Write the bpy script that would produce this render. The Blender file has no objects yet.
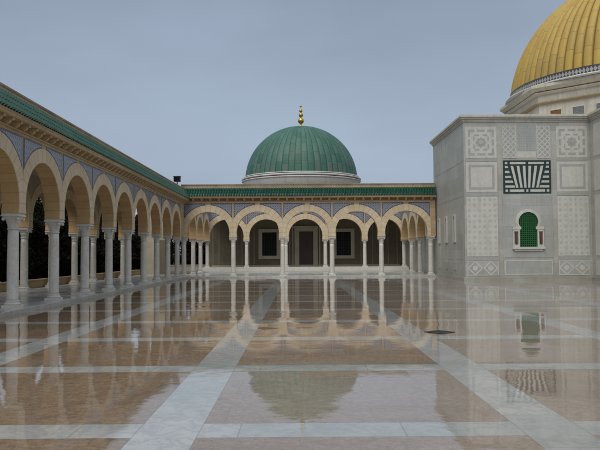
import bpy, bmesh, math, random
from mathutils import Vector, Matrix, noise
random.seed(7)
PI = math.pi
R_ = math.radians
for d in (bpy.data.objects, bpy.data.meshes):
    for o in list(d): d.remove(o)
S = bpy.context.scene
COL = S.collection

# ------------------------------------------------------------------ helpers
class MB:
    def __init__(s): s.v = []; s.f = []; s.uv = {}; s.sm = set()
    def quad(s, *pts, smooth=False, uvs=None):
        n = len(s.v); s.v += [tuple(p) for p in pts]
        s.f.append(tuple(range(n, n+len(pts))))
        if smooth: s.sm.add(len(s.f)-1)
        if uvs: s.uv[len(s.f)-1] = uvs
    def box(s, x0, x1, y0, y1, z0, z1):
        P = [(x, y, z) for z in (z0, z1) for y in (y0, y1) for x in (x0, x1)]
        for q in ((0,2,3,1),(4,5,7,6),(0,1,5,4),(2,6,7,3),(0,4,6,2),(1,3,7,5)):
            s.quad(*[P[i] for i in q])
    def lathe(s, prof, cx=0, cy=0, n=24, a0=0, smooth=True):
        n0 = len(s.v)
        for r, z in prof:
            for i in range(n):
                a = a0+2*PI*i/n
                s.v.append((cx+r*math.cos(a), cy+r*math.sin(a), z))
        for j in range(len(prof)-1):
            for i in range(n):
                k = (i+1) % n
                s.f.append((n0+j*n+i, n0+j*n+k, n0+(j+1)*n+k, n0+(j+1)*n+i))
                if smooth: s.sm.add(len(s.f)-1)
        s.f.append(tuple(n0+i for i in range(n))[::-1])
        s.f.append(tuple(n0+(len(prof)-1)*n+i for i in range(n)))
    def prism(s, poly, y0, y1):
        """poly of (x,z), extruded along y"""
        n = len(poly)
        a = [(x, y0, z) for x, z in poly]; b = [(x, y1, z) for x, z in poly]
        s.quad(*a); s.quad(*b[::-1])
        for i in range(n):
            j = (i+1) % n
            s.quad(a[i], a[j], b[j], b[i])
    def sweep(s, prof, x0, x1):
        """closed profile of (y,z) swept along x"""
        n = len(prof)
        s.quad(*[(x0, y, z) for y, z in prof]); s.quad(*[(x1, y, z) for y, z in prof][::-1])
        for i in range(n):
            j = (i+1) % n
            s.quad((x0, *prof[i]), (x0, *prof[j]), (x1, *prof[j]), (x1, *prof[i]))
    def build(s, name, mat, parent=None, weld=True, recalc=True, bevel=0, smooth_all=False):
        me = bpy.data.meshes.new(name)
        me.from_pydata(s.v, [], s.f)
        if s.uv:
            lay = me.uv_layers.new(name='UVMap')
            for p in me.polygons:
                if p.index in s.uv:
                    for li, uv in zip(p.loop_indices, s.uv[p.index]): lay.data[li].uv = uv
        for i in s.sm: me.polygons[i].use_smooth = True
        if smooth_all:
            for p in me.polygons: p.use_smooth = True
        if weld or recalc:
            bm = bmesh.new(); bm.from_mesh(me)
            if weld: bmesh.ops.remove_doubles(bm, verts=bm.verts, dist=1e-4)
            if recalc: bmesh.ops.recalc_face_normals(bm, faces=bm.faces)
            bm.to_mesh(me); bm.free()
        me.materials.append(mat)
        o = bpy.data.objects.new(name, me); COL.objects.link(o)
        if parent: o.parent = parent
        if bevel:
            m = o.modifiers.new('bevel', 'BEVEL'); m.width = bevel; m.segments = 2; m.limit_method = 'ANGLE'
        return o

def thing(name, label, cat, loc=(0,0,0), rz=0, group=None):
    o = bpy.data.objects.new(name, None); COL.objects.link(o)
    o.location = loc; o.rotation_euler = (0, 0, rz)
    o.empty_display_size = .3
    tag(o, label, cat, group); return o
def tag(o, label=None, cat=None, group=None, kind=None):
    if label: o['label'] = label
    if cat: o['category'] = cat
    if group: o['group'] = group
    if kind: o['kind'] = kind
    return o
def copy_tree(o, parent=None):
    c = o.copy(); COL.objects.link(c)
    if parent: c.parent = parent
    for ch in [x for x in o.children]: copy_tree(ch, c)
    return c

# ------------------------------------------------------------------ materials
class NT:
    def __init__(s, name):
        s.m = bpy.data.materials.new(name); s.m.use_nodes = True
        s.n = s.m.node_tree.nodes; s.l = s.m.node_tree.links
        s.p = s.n['Principled BSDF']
    def node(s, t, **kw):
        n = s.n.new(t)
        for k, v in kw.items():
            if k in n.inputs.keys(): s.put(n.inputs[k], v)
            else: setattr(n, k, v)
        return n
    def put(s, sock, v):
        if isinstance(v, bpy.types.NodeSocket): s.l.new(v, sock)
        else: sock.default_value = v
    def math(s, op, a, b=None, c=None, clamp=False):
        n = s.n.new('ShaderNodeMath'); n.operation = op; n.use_clamp = clamp
        s.put(n.inputs[0], a)
        if b is not None: s.put(n.inputs[1], b)
        if c is not None: s.put(n.inputs[2], c)
        return n.outputs[0]
    def mix(s, f, a, b, bt='MIX'):
        n = s.n.new('ShaderNodeMix'); n.data_type = 'RGBA'; n.blend_type = bt
        s.put(n.inputs[0], f)
        s.put(n.inputs[6], a if isinstance(a, bpy.types.NodeSocket) else (*a, 1))
        s.put(n.inputs[7], b if isinstance(b, bpy.types.NodeSocket) else (*b, 1))
        return n.outputs[2]
    def ramp(s, f, stops):
        n = s.n.new('ShaderNodeValToRGB'); e = n.color_ramp.elements
        while len(e) < len(stops): e.new(.5)
        for q, (p, c) in zip(e, stops):
            q.position = p; q.color = (*c, 1) if len(c) == 3 else c
        s.put(n.inputs[0], f); return n.outputs[0]
    def ramp1(s, f, a, b, lo=0., hi=1.):
        n = s.n.new('ShaderNodeMapRange'); n.clamp = True
        s.put(n.inputs[0], f); n.inputs[1].default_value = a; n.inputs[2].default_value = b
        n.inputs[3].default_value = lo; n.inputs[4].default_value = hi
        return n.outputs[0]
    def coord(s, kind='Object', scale=(1,1,1), loc=(0,0,0)):
        t = s.n.new('ShaderNodeTexCoord'); m = s.n.new('ShaderNodeMapping')
        s.l.new(t.outputs[kind], m.inputs[0]); m.inputs['Scale'].default_value = scale
        m.inputs['Location'].default_value = loc
        return m.outputs[0]
    def world(s):
        return s.n.new('ShaderNodeNewGeometry').outputs['Position']
    def noise(s, vec, scale, detail=4, rough=.55, dist=0, out='Fac'):
        n = s.n.new('ShaderNodeTexNoise'); s.put(n.inputs['Vector'], vec)
        n.inputs['Scale'].default_value = scale; n.inputs['Detail'].default_value = detail
        n.inputs['Roughness'].default_value = rough; n.inputs['Distortion'].default_value = dist
        return n.outputs[out]
    def white(s, vec):
        n = s.n.new('ShaderNodeTexWhiteNoise'); s.put(n.inputs['Vector'], vec); return n.outputs['Value'], n.outputs['Color']
    def sep(s, v):
        n = s.n.new('ShaderNodeSeparateXYZ'); s.put(n.inputs[0], v); return n.outputs
    def comb(s, x, y, z=0.):
        n = s.n.new('ShaderNodeCombineXYZ'); s.put(n.inputs[0], x); s.put(n.inputs[1], y); s.put(n.inputs[2], z); return n.outputs[0]
    def bump(s, h, strength=.2, dist=.01):
        n = s.n.new('ShaderNodeBump'); s.put(n.inputs['Height'], h)
        n.inputs['Strength'].default_value = strength; n.inputs['Distance'].default_value = dist
        s.l.new(n.outputs[0], s.p.inputs['Normal']); return n
    def col(s, c): s.put(s.p.inputs['Base Color'], c if isinstance(c, bpy.types.NodeSocket) else (*c, 1))
    def rough(s, r): s.put(s.p.inputs['Roughness'], r)

def line_mask(t, f, w):
    """1 on a thin line where fractional value f is close to 0 or 1"""
    a = t.math('ABSOLUTE', t.math('SUBTRACT', f, .5))
    return t.math('GREATER_THAN', a, .5-w)

def stone(name, c1, c2, course=.32, length=.62, joint=(.6,), axis='xz', stain=.35, rough=.8, nscale=3.0, jw=.018, jdark=.62, polish=False):
    """ashlar stone; courses run along z, blocks along local x (y added so side faces are covered too)"""
    t = NT(name)
    v = t.coord('Object'); x, y, z = t.sep(v)
    u = t.math('ADD', x, t.math('MULTIPLY', y, 1.0))
    row = t.math('DIVIDE', z, course); ri = t.math('FLOOR', row)
    off = t.math('MULTIPLY', t.math('FRACT', t.math('MULTIPLY', ri, .5)), 1.0)
    cu = t.math('ADD', t.math('DIVIDE', u, length), off); ci = t.math('FLOOR', cu)
    jm = t.math('MAXIMUM', line_mask(t, t.math('FRACT', row), jw/course*.5), line_mask(t, t.math('FRACT', cu), jw/length*.5))
    w, wc = t.white(t.comb(ci, ri, 1.3))
    n1 = t.noise(v, nscale, 6, .6); n2 = t.noise(v, .55, 3, .6); n3 = t.noise(v, 22, 4, .7)
    c = t.mix(t.ramp1(n1, .3, .7), c1, c2)
    c = t.mix(t.math('MULTIPLY', w, .5), c, tuple(a*.68 for a in c2))
    c = t.mix(t.ramp1(n2, .45, .75, 0, stain), c, tuple(a*.55 for a in c2))
    c = t.mix(t.ramp1(n3, .35, .7, 0, .22), c, tuple(a*.6 for a in c1))
    # rain streaks
    sv = t.comb(t.math('MULTIPLY', u, 5.0), 0., t.math('MULTIPLY', z, .35))
    st = t.noise(sv, 1.4, 4, .6)
    c = t.mix(t.ramp1(st, .52, .8, 0, stain*.9), c, tuple(a*.5 for a in c2))
    c = t.mix(t.math('MULTIPLY', jm, 1-jdark), c, (.06,.05,.04))
    t.col(c); t.rough(rough)
    h = t.math('SUBTRACT', t.math('MULTIPLY', n3, .5), t.math('MULTIPLY', jm, .8))
    t.bump(h, .5, .008)
    return t.m

def marble(name, c1, c2, vein, scale=1.2, rough=.3, stain=.25, streak=True, dirt=(.20,.18,.12), slabs=None):
    t = NT(name); v = t.world()
    n = t.noise(v, scale, 8, .62, 1.4)
    r = t.math('ABSOLUTE', t.math('SUBTRACT', n, .5))
    veinf = t.ramp1(r, 0, .045, 1, 0)
    n2 = t.noise(v, scale*.6, 5, .6)
    c = t.mix(t.ramp1(n2, .35, .65), c1, c2)
    c = t.mix(t.math('MULTIPLY', veinf, .55), c, vein)
    x, y, z = t.sep(v)
    if streak:
        sv = t.comb(t.math('MULTIPLY', x, 3.0), t.math('MULTIPLY', y, 3.0), t.math('MULTIPLY', z, .22))
        st = t.noise(sv, 1.3, 5, .65)
        c = t.mix(t.ramp1(st, .5, .78, 0, stain), c, dirt)
    if slabs:
        u = t.math('ADD', x, y)
        row = t.math('DIVIDE', z, slabs[1]); ri = t.math('FLOOR', row)
        cu = t.math('ADD', t.math('DIVIDE', u, slabs[0]), t.math('FRACT', t.math('MULTIPLY', ri, .5))); ci = t.math('FLOOR', cu)
        w, wc = t.white(t.comb(ci, ri, 1.3))
        c = t.mix(t.math('MULTIPLY', w, .42), c, tuple(a*.68 for a in c2))
        w2 = t.sep(wc)[1]
        c = t.mix(t.math('MULTIPLY', t.math('GREATER_THAN', w2, .75), .3), c, tuple(a*.9 for a in vein))
        jm = t.math('MAXIMUM', line_mask(t, t.math('FRACT', row), .006/slabs[1]), line_mask(t, t.math('FRACT', cu), .006/slabs[0]))
        c = t.mix(t.math('MULTIPLY', jm, .5), c, (.07,.07,.06))
        nn = t.noise(v, .35, 4, .6)
        c = t.mix(t.ramp1(nn, .5, .75, 0, .35), c, dirt)
        # damp splash zone with an uneven edge at the foot of the wall
        foot = t.ramp1(t.math('ADD', z, t.math('MULTIPLY', nn, -1.6)), -1.1, .1, .45, 0)
        c = t.mix(foot, c, dirt)
    n3 = t.noise(v, 30, 3, .6)
    c = t.mix(t.ramp1(n3, .4, .75, 0, .12), c, dirt)
    t.col(c); t.rough(t.ramp1(n2, .3, .7, rough, rough+.15)); t.bump(n3, .15, .004)
    return t.m

def plain(name, c, rough=.5, metal=0, var=.25, nscale=6, bump=.1):
    t = NT(name); v = t.coord('Object')
    n = t.noise(v, nscale, 5, .6)
    t.col(t.mix(t.ramp1(n, .3, .7), c, tuple(a*(1-var) for a in c)))
    t.rough(rough); t.p.inputs['Metallic'].default_value = metal
    if bump: t.bump(n, bump, .005)
    return t.m

M = {}
M['stone'] = stone('warm_limestone', (.58,.44,.27), (.49,.355,.20), stain=.30)
M['stone_dark'] = stone('deep_limestone', (.50,.35,.19), (.42,.28,.135), stain=.4)
M['ring'] = stone('arch_stone', (.64,.53,.38), (.56,.45,.30), course=.5, length=.5, stain=.22, jdark=.85)
def ring_mat(nm, ca, cb, cc):
    t = NT(nm); uv = t.n.new('ShaderNodeUVMap'); uv.uv_map = 'UVMap'
    x, y, z = t.sep(uv.outputs[0]); v = t.world()
    oi = t.n.new('ShaderNodeObjectInfo').outputs['Random']
    i = t.math('FLOOR', x); w, _ = t.white(t.comb(i, t.math('MULTIPLY', oi, 50.), 0.))
    n = t.noise(v, 3.5, 6, .6); n2 = t.noise(v, 25, 3, .6); n4 = t.noise(v, .5, 4, .6)
    c = t.mix(t.ramp1(n, .3, .7), ca, cb)
    c = t.mix(t.math('MULTIPLY', w, .45), c, cc)
    c = t.mix(t.ramp1(n2, .4, .75, 0, .2), c, (.36,.26,.16))
    c = t.mix(t.ramp1(n4, .5, .75, 0, .35), c, (.38,.30,.20))
    j = line_mask(t, t.math('FRACT', x), .035)
    c = t.mix(t.math('MULTIPLY', j, .42), c, (.16,.11,.06))
    t.col(c); t.rough(.8); t.bump(t.math('SUBTRACT', t.math('MULTIPLY', n2, .5), j), .5, .008)
    return t.m
M['drumshade'] = plain('drum_shadow_brown', (.42,.32,.19), .8)  # brown that paints a shadow line below the drum frieze
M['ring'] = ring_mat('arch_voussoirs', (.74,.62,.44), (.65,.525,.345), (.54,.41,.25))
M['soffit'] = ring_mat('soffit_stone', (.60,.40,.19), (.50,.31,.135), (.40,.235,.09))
M['trim'] = stone('cornice_stone', (.64,.50,.31), (.52,.385,.22), course=3.0, length=1.2, stain=.35)
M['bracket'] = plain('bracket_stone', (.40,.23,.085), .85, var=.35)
M['parapet'] = stone('parapet_stone', (.42,.35,.255), (.31,.25,.175), course=.6, length=1.1, stain=.8)
M['plaster'] = stone('vault_plaster', (.50,.44,.33), (.42,.36,.26), course=.45, length=.9, stain=.3, jdark=.9)
M['column'] = marble('column_marble', (.72,.69,.62), (.64,.61,.545), (.48,.45,.40), 2.2, .35, .28, True, (.27,.23,.17))
M['capital'] = marble('capital_marble', (.70,.67,.60), (.61,.58,.51), (.46,.43,.37), 3.0, .5, .3, True, (.27,.23,.16))
M['greymarble'] = marble('grey_marble', (.47,.47,.42), (.41,.41,.365), (.54,.53,.49), .8, .35, .5, True, (.24,.22,.155), slabs=(1.33,.94))
M['bluemarble'] = marble('bluish_marble', (.46,.47,.44), (.40,.41,.39), (.52,.52,.49), 1.0, .3, .35, True, (.25,.25,.20), slabs=(.97,.66))
M['lightmarble'] = marble('pale_marble', (.61,.60,.54), (.55,.54,.485), (.47,.46,.41), 1.5, .35, .35, True, (.25,.24,.17))
M['inlay'] = marble('inlay_marble', (.40,.41,.38), (.35,.36,.335), (.3,.3,.3), 2.5, .35, .2, False)
M['latticegrey'] = marble('lattice_grey', (.50,.505,.47), (.45,.455,.425), (.4,.4,.38), 2.5, .35, .2, False)
M['cornice_marble'] = marble('cornice_marble', (.58,.56,.48), (.50,.48,.40), (.42,.40,.34), 1.5, .5, .5, True, (.28,.25,.17))
M['black'] = plain('dark_green_stone', (.022,.045,.042), .25, var=.3)
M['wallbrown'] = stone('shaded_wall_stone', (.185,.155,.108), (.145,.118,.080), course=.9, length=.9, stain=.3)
M['strip'] = marble('strip_stone', (.25,.215,.155), (.20,.17,.12), (.2,.17,.12), 2, .6, .3)
M['frame'] = marble('frame_marble', (.42,.39,.30), (.36,.33,.25), (.3,.27,.2), 2, .4, .2)
M['glass'] = plain('dark_glass', (.006,.006,.008), .35, var=.1, bump=0)
M['glass'].node_tree.nodes['Principled BSDF'].inputs['Specular IOR Level'].default_value = .12
M['door'] = plain('dark_red_wood', (.055,.016,.012), .4, var=.4, nscale=9)
M['greenpaint'] = plain('green_paint', (.010,.115,.022), .4, var=.2)
M['greendark'] = plain('dark_recess', (.004,.03,.008), .7, var=.2)
M['redmarble'] = marble('red_marble', (.13,.025,.028), (.09,.018,.02), (.22,.09,.09), 6, .25, .1, False)
M['gold'] = plain('gilded_metal', (.72,.47,.09), .3, metal=1, var=.15)
M['white'] = marble('white_moulding', (.74,.73,.70), (.66,.65,.63), (.5,.5,.5), 1.5, .5, .35, True, (.25,.22,.2))
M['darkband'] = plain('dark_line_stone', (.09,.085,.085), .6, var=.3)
M['amber'] = plain('amber_glass', (.26,.11,.025), .25, var=.3)
M['shutter'] = plain('grey_shutter', (.25,.26,.26), .6)
M['blackmetal'] = plain('black_metal', (.012,.012,.014), .5)
M['drain'] = plain('cast_iron', (.02,.022,.022), .35)
M['bark'] = plain('bark', (.06,.045,.035), .9, var=.4)

# cream drum stone under golden dome
M['drum'] = marble('cream_drum_stone', (.66,.62,.53), (.58,.54,.45), (.48,.44,.36), 1.2, .55, .45, True, (.28,.20,.11))

# spandrel tile pattern: fine blue-white ceramic
def tile_blue():
    t = NT('blue_ceramic'); v = t.coord('Object'); x, y, z = t.sep(v)
    k = 5.5
    a = t.math('MULTIPLY', t.math('ADD', x, y), k); b = t.math('MULTIPLY', z, k)
    fa = t.math('ABSOLUTE', t.math('SUBTRACT', t.math('FRACT', a), .5)); fb = t.math('ABSOLUTE', t.math('SUBTRACT', t.math('FRACT', b), .5))
    d = t.math('ADD', fa, fb)
    m1 = t.math('LESS_THAN', t.math('ABSOLUTE', t.math('SUBTRACT', d, .5)), .085)
    m2 = t.math('LESS_THAN', d, .16)
    m = t.math('MAXIMUM', m1, m2)
    n = t.noise(v, 4, 4)
    c = t.mix(m, (.115,.14,.20), (.45,.46,.46))
    c = t.mix(t.ramp1(n, .3, .7, 0, .4), c, (.16,.17,.19))
    t.col(c); t.rough(.3); return t.m
M['tileblue'] = tile_blue()
M['bluedark'] = plain('cobalt_border', (.028,.03,.16), .35, var=.3)

# green glazed roof tile
def roof_tile():
    t = NT('green_glazed_tile'); v = t.coord('Object'); x, y, z = t.sep(v)
    i = t.math('FLOOR', t.math('DIVIDE', t.math('ADD', x, .0), .2))
    j = t.math('FLOOR', t.math('DIVIDE', z, .24))
    w, wc = t.white(t.comb(i, j, 0.))
    n = t.noise(v, 8, 4); n2 = t.noise(v, .8, 4)
    c = t.mix(w, (.006,.050,.028), (.012,.078,.05))
    c = t.mix(t.ramp1(n, .45, .75, 0, .35), c, (.004,.035,.018))
    c = t.mix(t.ramp1(n2, .5, .75, 0, .35), c, (.03,.085,.065))
    t.col(c); t.rough(.38); return t.m
M['rooftile'] = roof_tile()

# dome plates (uv: u = gore, v = plate row)
def dome_mat(name, ca, cb, cc, metal, rough, seam=(.02,.03,.02), weather=.5, zmax=8, odd=.78, base_odd=None, jyw=.03):
    t = NT(name); uv = t.n.new('ShaderNodeUVMap'); uv.uv_map = 'UVMap'
    x, y, z = t.sep(uv.outputs[0])
    gi = t.math('FLOOR', x)
    sh = t.math('ADD', y, t.math('MULTIPLY', t.math('FRACT', t.math('MULTIPLY', gi, .5)), .55))
    ri = t.math('FLOOR', sh)
    w, wc = t.white(t.comb(gi, ri, 2.7))
    v = t.coord('Object'); ob = t.sep(v)
    n = t.noise(v, 1.1, 5, .6); n2 = t.noise(v, 9, 4, .6)
    c = t.mix(w, ca, cb)
    w2, _ = t.white(t.comb(gi, ri, 9.1))
    low = t.ramp1(sh, 0, 3.2, 1, 0)
    oddm = t.math('MULTIPLY', t.math('GREATER_THAN', w2, odd), t.math('MULTIPLY', low, .85))
    c = t.mix(oddm, c, base_odd or cc)
    c = t.mix(t.ramp1(n, .4, .75, 0, weather), c, cc)
    sv = t.comb(t.math('MULTIPLY', x, 2.5), t.math('MULTIPLY', y, .5), 0.)
    st = t.noise(sv, 1.2, 4, .6)
    c = t.mix(t.ramp1(st, .5, .8, 0, .5), c, tuple(a*.45 for a in ca))
    jx = line_mask(t, t.math('FRACT', x), .075); jy = line_mask(t, t.math('FRACT', sh), jyw)
    jm = t.math('MAXIMUM', t.math('MULTIPLY', jx, .75), t.math('MULTIPLY', jy, .6))
    c = t.mix(jm, c, seam)
    t.col(c); t.p.inputs['Metallic'].default_value = metal
    t.rough(t.ramp1(n2, .3, .7, rough, rough+.15)); t.bump(t.math('SUBTRACT', t.math('MULTIPLY', n2, .3), jm), .4, .01)
    return t.m
M['domegreen'] = dome_mat('green_dome_plates', (.026,.120,.080), (.055,.175,.125), (.075,.145,.118), .0, .5, weather=.45, odd=.55, base_odd=(.12,.165,.14), jyw=.016)
M['domegold'] = dome_mat('gold_dome_plates', (.53,.355,.07), (.47,.305,.055), (.40,.275,.07), .0, .5, seam=(.15,.09,.02), weather=.4, jyw=.013)

# checker band under golden dome
def checker_band():
    t = NT('black_white_mosaic'); uv = t.n.new('ShaderNodeUVMap'); uv.uv_map = 'UVMap'
    x, y, z = t.sep(uv.outputs[0])
    tri = t.math('MULTIPLY', t.math('ABSOLUTE', t.math('SUBTRACT', t.math('FRACT', x), .5)), 2.)
    m = t.math('GREATER_THAN', t.math('ABSOLUTE', t.math('SUBTRACT', y, .45)), t.math('MULTIPLY', tri, .42))
    m2 = t.math('GREATER_THAN', y, .88)
    n = t.noise(t.coord('Object'), 6, 4)
    c = t.mix(t.math('MAXIMUM', m, m2), (.42,.41,.39), (.055,.055,.06))
    c = t.mix(t.ramp1(n, .4, .8, 0, .5), c, (.16,.14,.12))
    t.col(c); t.rough(.5); return t.m
M['band'] = checker_band()

# ---------- wet courtyard paving
PX, PY, X0, Y0, WL, WT = 3.77, 3.80, -1.30, 7.05, .62, .56
def court_mat():
    t = NT('wet_court_marble'); v = t.world(); x, y, z = t.sep(v)
    ax = t.math('DIVIDE', t.math('SUBTRACT', x, X0-PX/2), PX); ay = t.math('DIVIDE', t.math('SUBTRACT', y, Y0-PY/2), PY)
    ix = t.math('FLOOR', ax); iy = t.math('FLOOR', ay)
    fx = t.math('SUBTRACT', t.math('FRACT', ax), .5); fy = t.math('SUBTRACT', t.math('FRACT', ay), .5)
    ml = t.math('LESS_THAN', t.math('ABSOLUTE', fx), WL/2/PX)
    mt = t.math('LESS_THAN', t.math('ABSOLUTE', fy), WT/2/PY)
    white = t.math('MAXIMUM', ml, mt)
    # slabs of the white strips: lengthwise ones along y, cross ones along x
    sl = t.math('FLOOR', t.math('DIVIDE', y, 1.27)); stt = t.math('FLOOR', t.math('DIVIDE', t.math('ADD', x, .6), 1.62))
    wl, _ = t.white(t.comb(ix, sl, 3.1)); wt, _ = t.white(t.comb(stt, iy, 7.7))
    wv = t.math('ADD', t.math('MULTIPLY', wl, ml), t.math('MULTIPLY', wt, t.math('SUBTRACT', 1., ml)))
    # field slabs
    bx = t.math('DIVIDE', x, 1.57); by = t.math('DIVIDE', y, .81)
    bo = t.math('ADD', bx, t.math('MULTIPLY', t.math('FRACT', t.math('MULTIPLY', t.math('FLOOR', by), .5)), 1.))
    bi = t.math('FLOOR', bo); bj = t.math('FLOOR', by)
    wf, wfc = t.white(t.comb(bi, bj, .5))
    # veined brown marble, turned differently on each slab
    ofs = t.node('ShaderNodeVectorMath', operation='MULTIPLY_ADD')
    t.put(ofs.inputs[0], wfc); ofs.inputs[1].default_value = (40, 40, 40); t.put(ofs.inputs[2], v)
    sv = t.node('ShaderNodeVectorMath', operation='MULTIPLY'); t.put(sv.inputs[0], ofs.outputs[0]); sv.inputs[1].default_value = (1.0, 1.15, 1)
    n1 = t.noise(sv.outputs[0], 1.5, 8, .62, 1.6); n2 = t.noise(sv.outputs[0], 3.6, 6, .65, 2.2); n0 = t.noise(v, .17, 3, .5)
    n5 = t.noise(v, 14, 4, .7)
    c = t.ramp(n1, [(.25, (.10,.072,.048)), (.38, (.20,.140,.085)), (.47, (.31,.218,.133)), (.55, (.22,.155,.10)), (.63, (.34,.25,.165)), (.78, (.40,.32,.225))])
    vn = t.ramp1(t.math('ABSOLUTE', t.math('SUBTRACT', n2, .5)), 0, .03, 1, 0)
    c = t.mix(t.math('MULTIPLY', vn, .7), c, (.075,.05,.038))
    vn2 = t.ramp1(t.math('ABSOLUTE', t.math('SUBTRACT', n1, .57)), 0, .016, 1, 0)
    c = t.mix(t.math('MULTIPLY', vn2, .5), c, (.40,.33,.24))
    n6 = t.noise(sv.outputs[0], 4.0, 7, .75, 3.0)
    c = t.mix(t.ramp1(n6, .50, .66, 0, .5), c, (.40,.33,.25))
    c = t.mix(t.math('MULTIPLY', wf, .30), c, (.22,.145,.095))
    # rosier slabs to the middle and right, sky reflection mixed into the colour
    c = t.mix(t.ramp1(t.math('ADD', t.math('MULTIPLY', n0, 6.), t.math('MULTIPLY', x, .22)), 2.1, 4.0, 0, .75), c, (.34,.285,.24))
    c = t.mix(t.ramp1(n5, .42, .72, 0, .42), c, (.12,.085,.065))
    n7 = t.noise(v, .35, 6, .65, .8)
    c = t.mix(t.ramp1(n7, .5, .7, 0, .4), c, (.14,.105,.08))
    # white marble
    n3 = t.noise(v, 2.6, 9, .72, .5); n4 = t.noise(v, .9, 5, .6)
    cw = t.mix(t.ramp1(n4, .3, .7), (.47,.465,.435), (.37,.37,.35))
    v3 = t.ramp1(t.math('ABSOLUTE', t.math('SUBTRACT', n3, .5)), 0, .05, 1, 0)
    cw = t.mix(t.math('MULTIPLY', v3, .55), cw, (.22,.225,.22))
    cw = t.mix(t.ramp1(t.noise(v, 1.1, 6, .7, .5), .5, .72, 0, .55), cw, (.27,.265,.24))
    cw = t.mix(t.math('MULTIPLY', wv, .5), cw, (.27,.295,.28))
    # joints
    jf = t.math('MAXIMUM', line_mask(t, t.math('FRACT', bo), .0014), line_mask(t, t.math('FRACT', by), .0025))
    jl = t.math('MULTIPLY', line_mask(t, t.math('FRACT', t.math('DIVIDE', y, 1.27)), .003), ml)
    jt = t.math('MULTIPLY', line_mask(t, t.math('FRACT', t.math('DIVIDE', t.math('ADD', x, .6), 1.62)), .004), t.math('SUBTRACT', 1., ml))
    c = t.mix(white, c, cw)
    jall = t.math('MAXIMUM', t.math('MULTIPLY', jf, t.math('SUBTRACT', 1., white)), t.math('MULTIPLY', t.math('MAXIMUM', jl, jt), white))
    # strip edges
    e1 = t.math('LESS_THAN', t.math('ABSOLUTE', t.math('SUBTRACT', t.math('ABSOLUTE', fx), WL/2/PX)), .0014)
    e2 = t.math('MULTIPLY', t.math('LESS_THAN', t.math('ABSOLUTE', t.math('SUBTRACT', t.math('ABSOLUTE', fy), WT/2/PY)), .0014), t.math('SUBTRACT', 1., ml))
    jall = t.math('MAXIMUM', jall, t.math('MAXIMUM', e1, e2))
    c = t.mix(t.math('MULTIPLY', jall, .42), c, (.08,.07,.06))
    t.col(c)
    # standing water film: mirror-like, drying patches rougher
    wet = t.noise(v, .55, 5, .6, .6)
    r = t.ramp1(wet, .46, .68, .02, .075)
    t.rough(r)
    t.p.inputs['IOR'].default_value = 1.5
    rip = t.noise(v, 1.6, 3, .5); fine = t.noise(v, 5.5, 3, .6)
    slabtilt = t.math('MULTIPLY', wf, .0)
    h = t.math('ADD', t.math('MULTIPLY', rip, 1.), t.math('MULTIPLY', fine, .30))
    h = t.math('SUBTRACT', h, t.math('MULTIPLY', jall, .15))
    rc = t.sep(wfc)
    tx = t.math('MULTIPLY', t.math('SUBTRACT', rc[0], .5), t.math('FRACT', bo)); ty = t.math('MULTIPLY', t.math('SUBTRACT', rc[1], .5), t.math('FRACT', by))
    tilt = t.math('MULTIPLY', t.math('ADD', t.math('MULTIPLY', tx, 7.), t.math('MULTIPLY', ty, 3.5)), t.math('SUBTRACT', 1., white))
    h = t.math('ADD', h, tilt)
    b = t.bump(h, .20, .010)
    return t.m
M['court'] = court_mat()
def gallery_floor():
    t = NT('wet_white_marble'); v = t.world(); x, y, z = t.sep(v)
    n3 = t.noise(v, 1.2, 7, .62, 1.4); n4 = t.noise(v, .6, 5, .6)
    w, _ = t.white(t.comb(t.math('FLOOR', t.math('DIVIDE', x, 1.1)), t.math('FLOOR', t.math('DIVIDE', y, 1.1)), 0.))
    c = t.mix(t.ramp1(n4, .3, .7), (.56,.56,.52), (.46,.46,.43))
    v3 = t.ramp1(t.math('ABSOLUTE', t.math('SUBTRACT', n3, .5)), 0, .05, 1, 0)
    c = t.mix(t.math('MULTIPLY', v3, .4), c, (.19,.19,.18))
    c = t.mix(t.math('MULTIPLY', w, .4), c, (.26,.265,.25))
    j = t.math('MAXIMUM', line_mask(t, t.math('FRACT', t.math('DIVIDE', x, 1.1)), .006), line_mask(t, t.math('FRACT', t.math('DIVIDE', y, 1.1)), .006))
    c = t.mix(t.math('MULTIPLY', j, .5), c, (.08,.08,.07))
    t.col(c); t.rough(t.ramp1(n4, .4, .7, .12, .4)); t.bump(n4, .05, .01)
    return t.m
M['gallery'] = gallery_floor()
def dark_floor():
    t = NT('dark_wet_paving'); v = t.world(); n = t.noise(v, 2, 6)
    t.col(t.mix(n, (.05,.045,.04), (.09,.08,.07))); t.rough(.15); return t.m
M['darkfloor'] = dark_floor()
def ground_mat():
    t = NT('garden_soil'); v = t.world(); n = t.noise(v, .4, 8, .65); n2 = t.noise(v, 9, 4)
    c = t.mix(t.ramp1(n, .35, .65), (.035,.05,.02), (.09,.075,.05)); c = t.mix(t.ramp1(n2, .4, .7, 0, .5), c, (.03,.03,.015))
    t.col(c); t.rough(.95); t.bump(n2, .5, .05); return t.m
M['ground'] = ground_mat()
def leaf_mat(name, a, b):
    t = NT(name); w = t.n.new('ShaderNodeNewGeometry').outputs['Random Per Island']
    t.col(t.mix(w, a, b)); t.rough(.8); t.p.inputs['Specular IOR Level'].default_value = .15; return t.m
M['leaf'] = leaf_mat('cypress_leaf', (.008,.013,.007), (.026,.036,.015))
M['leaf2'] = leaf_mat('oleander_leaf', (.012,.009,.008), (.024,.019,.013))

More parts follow.
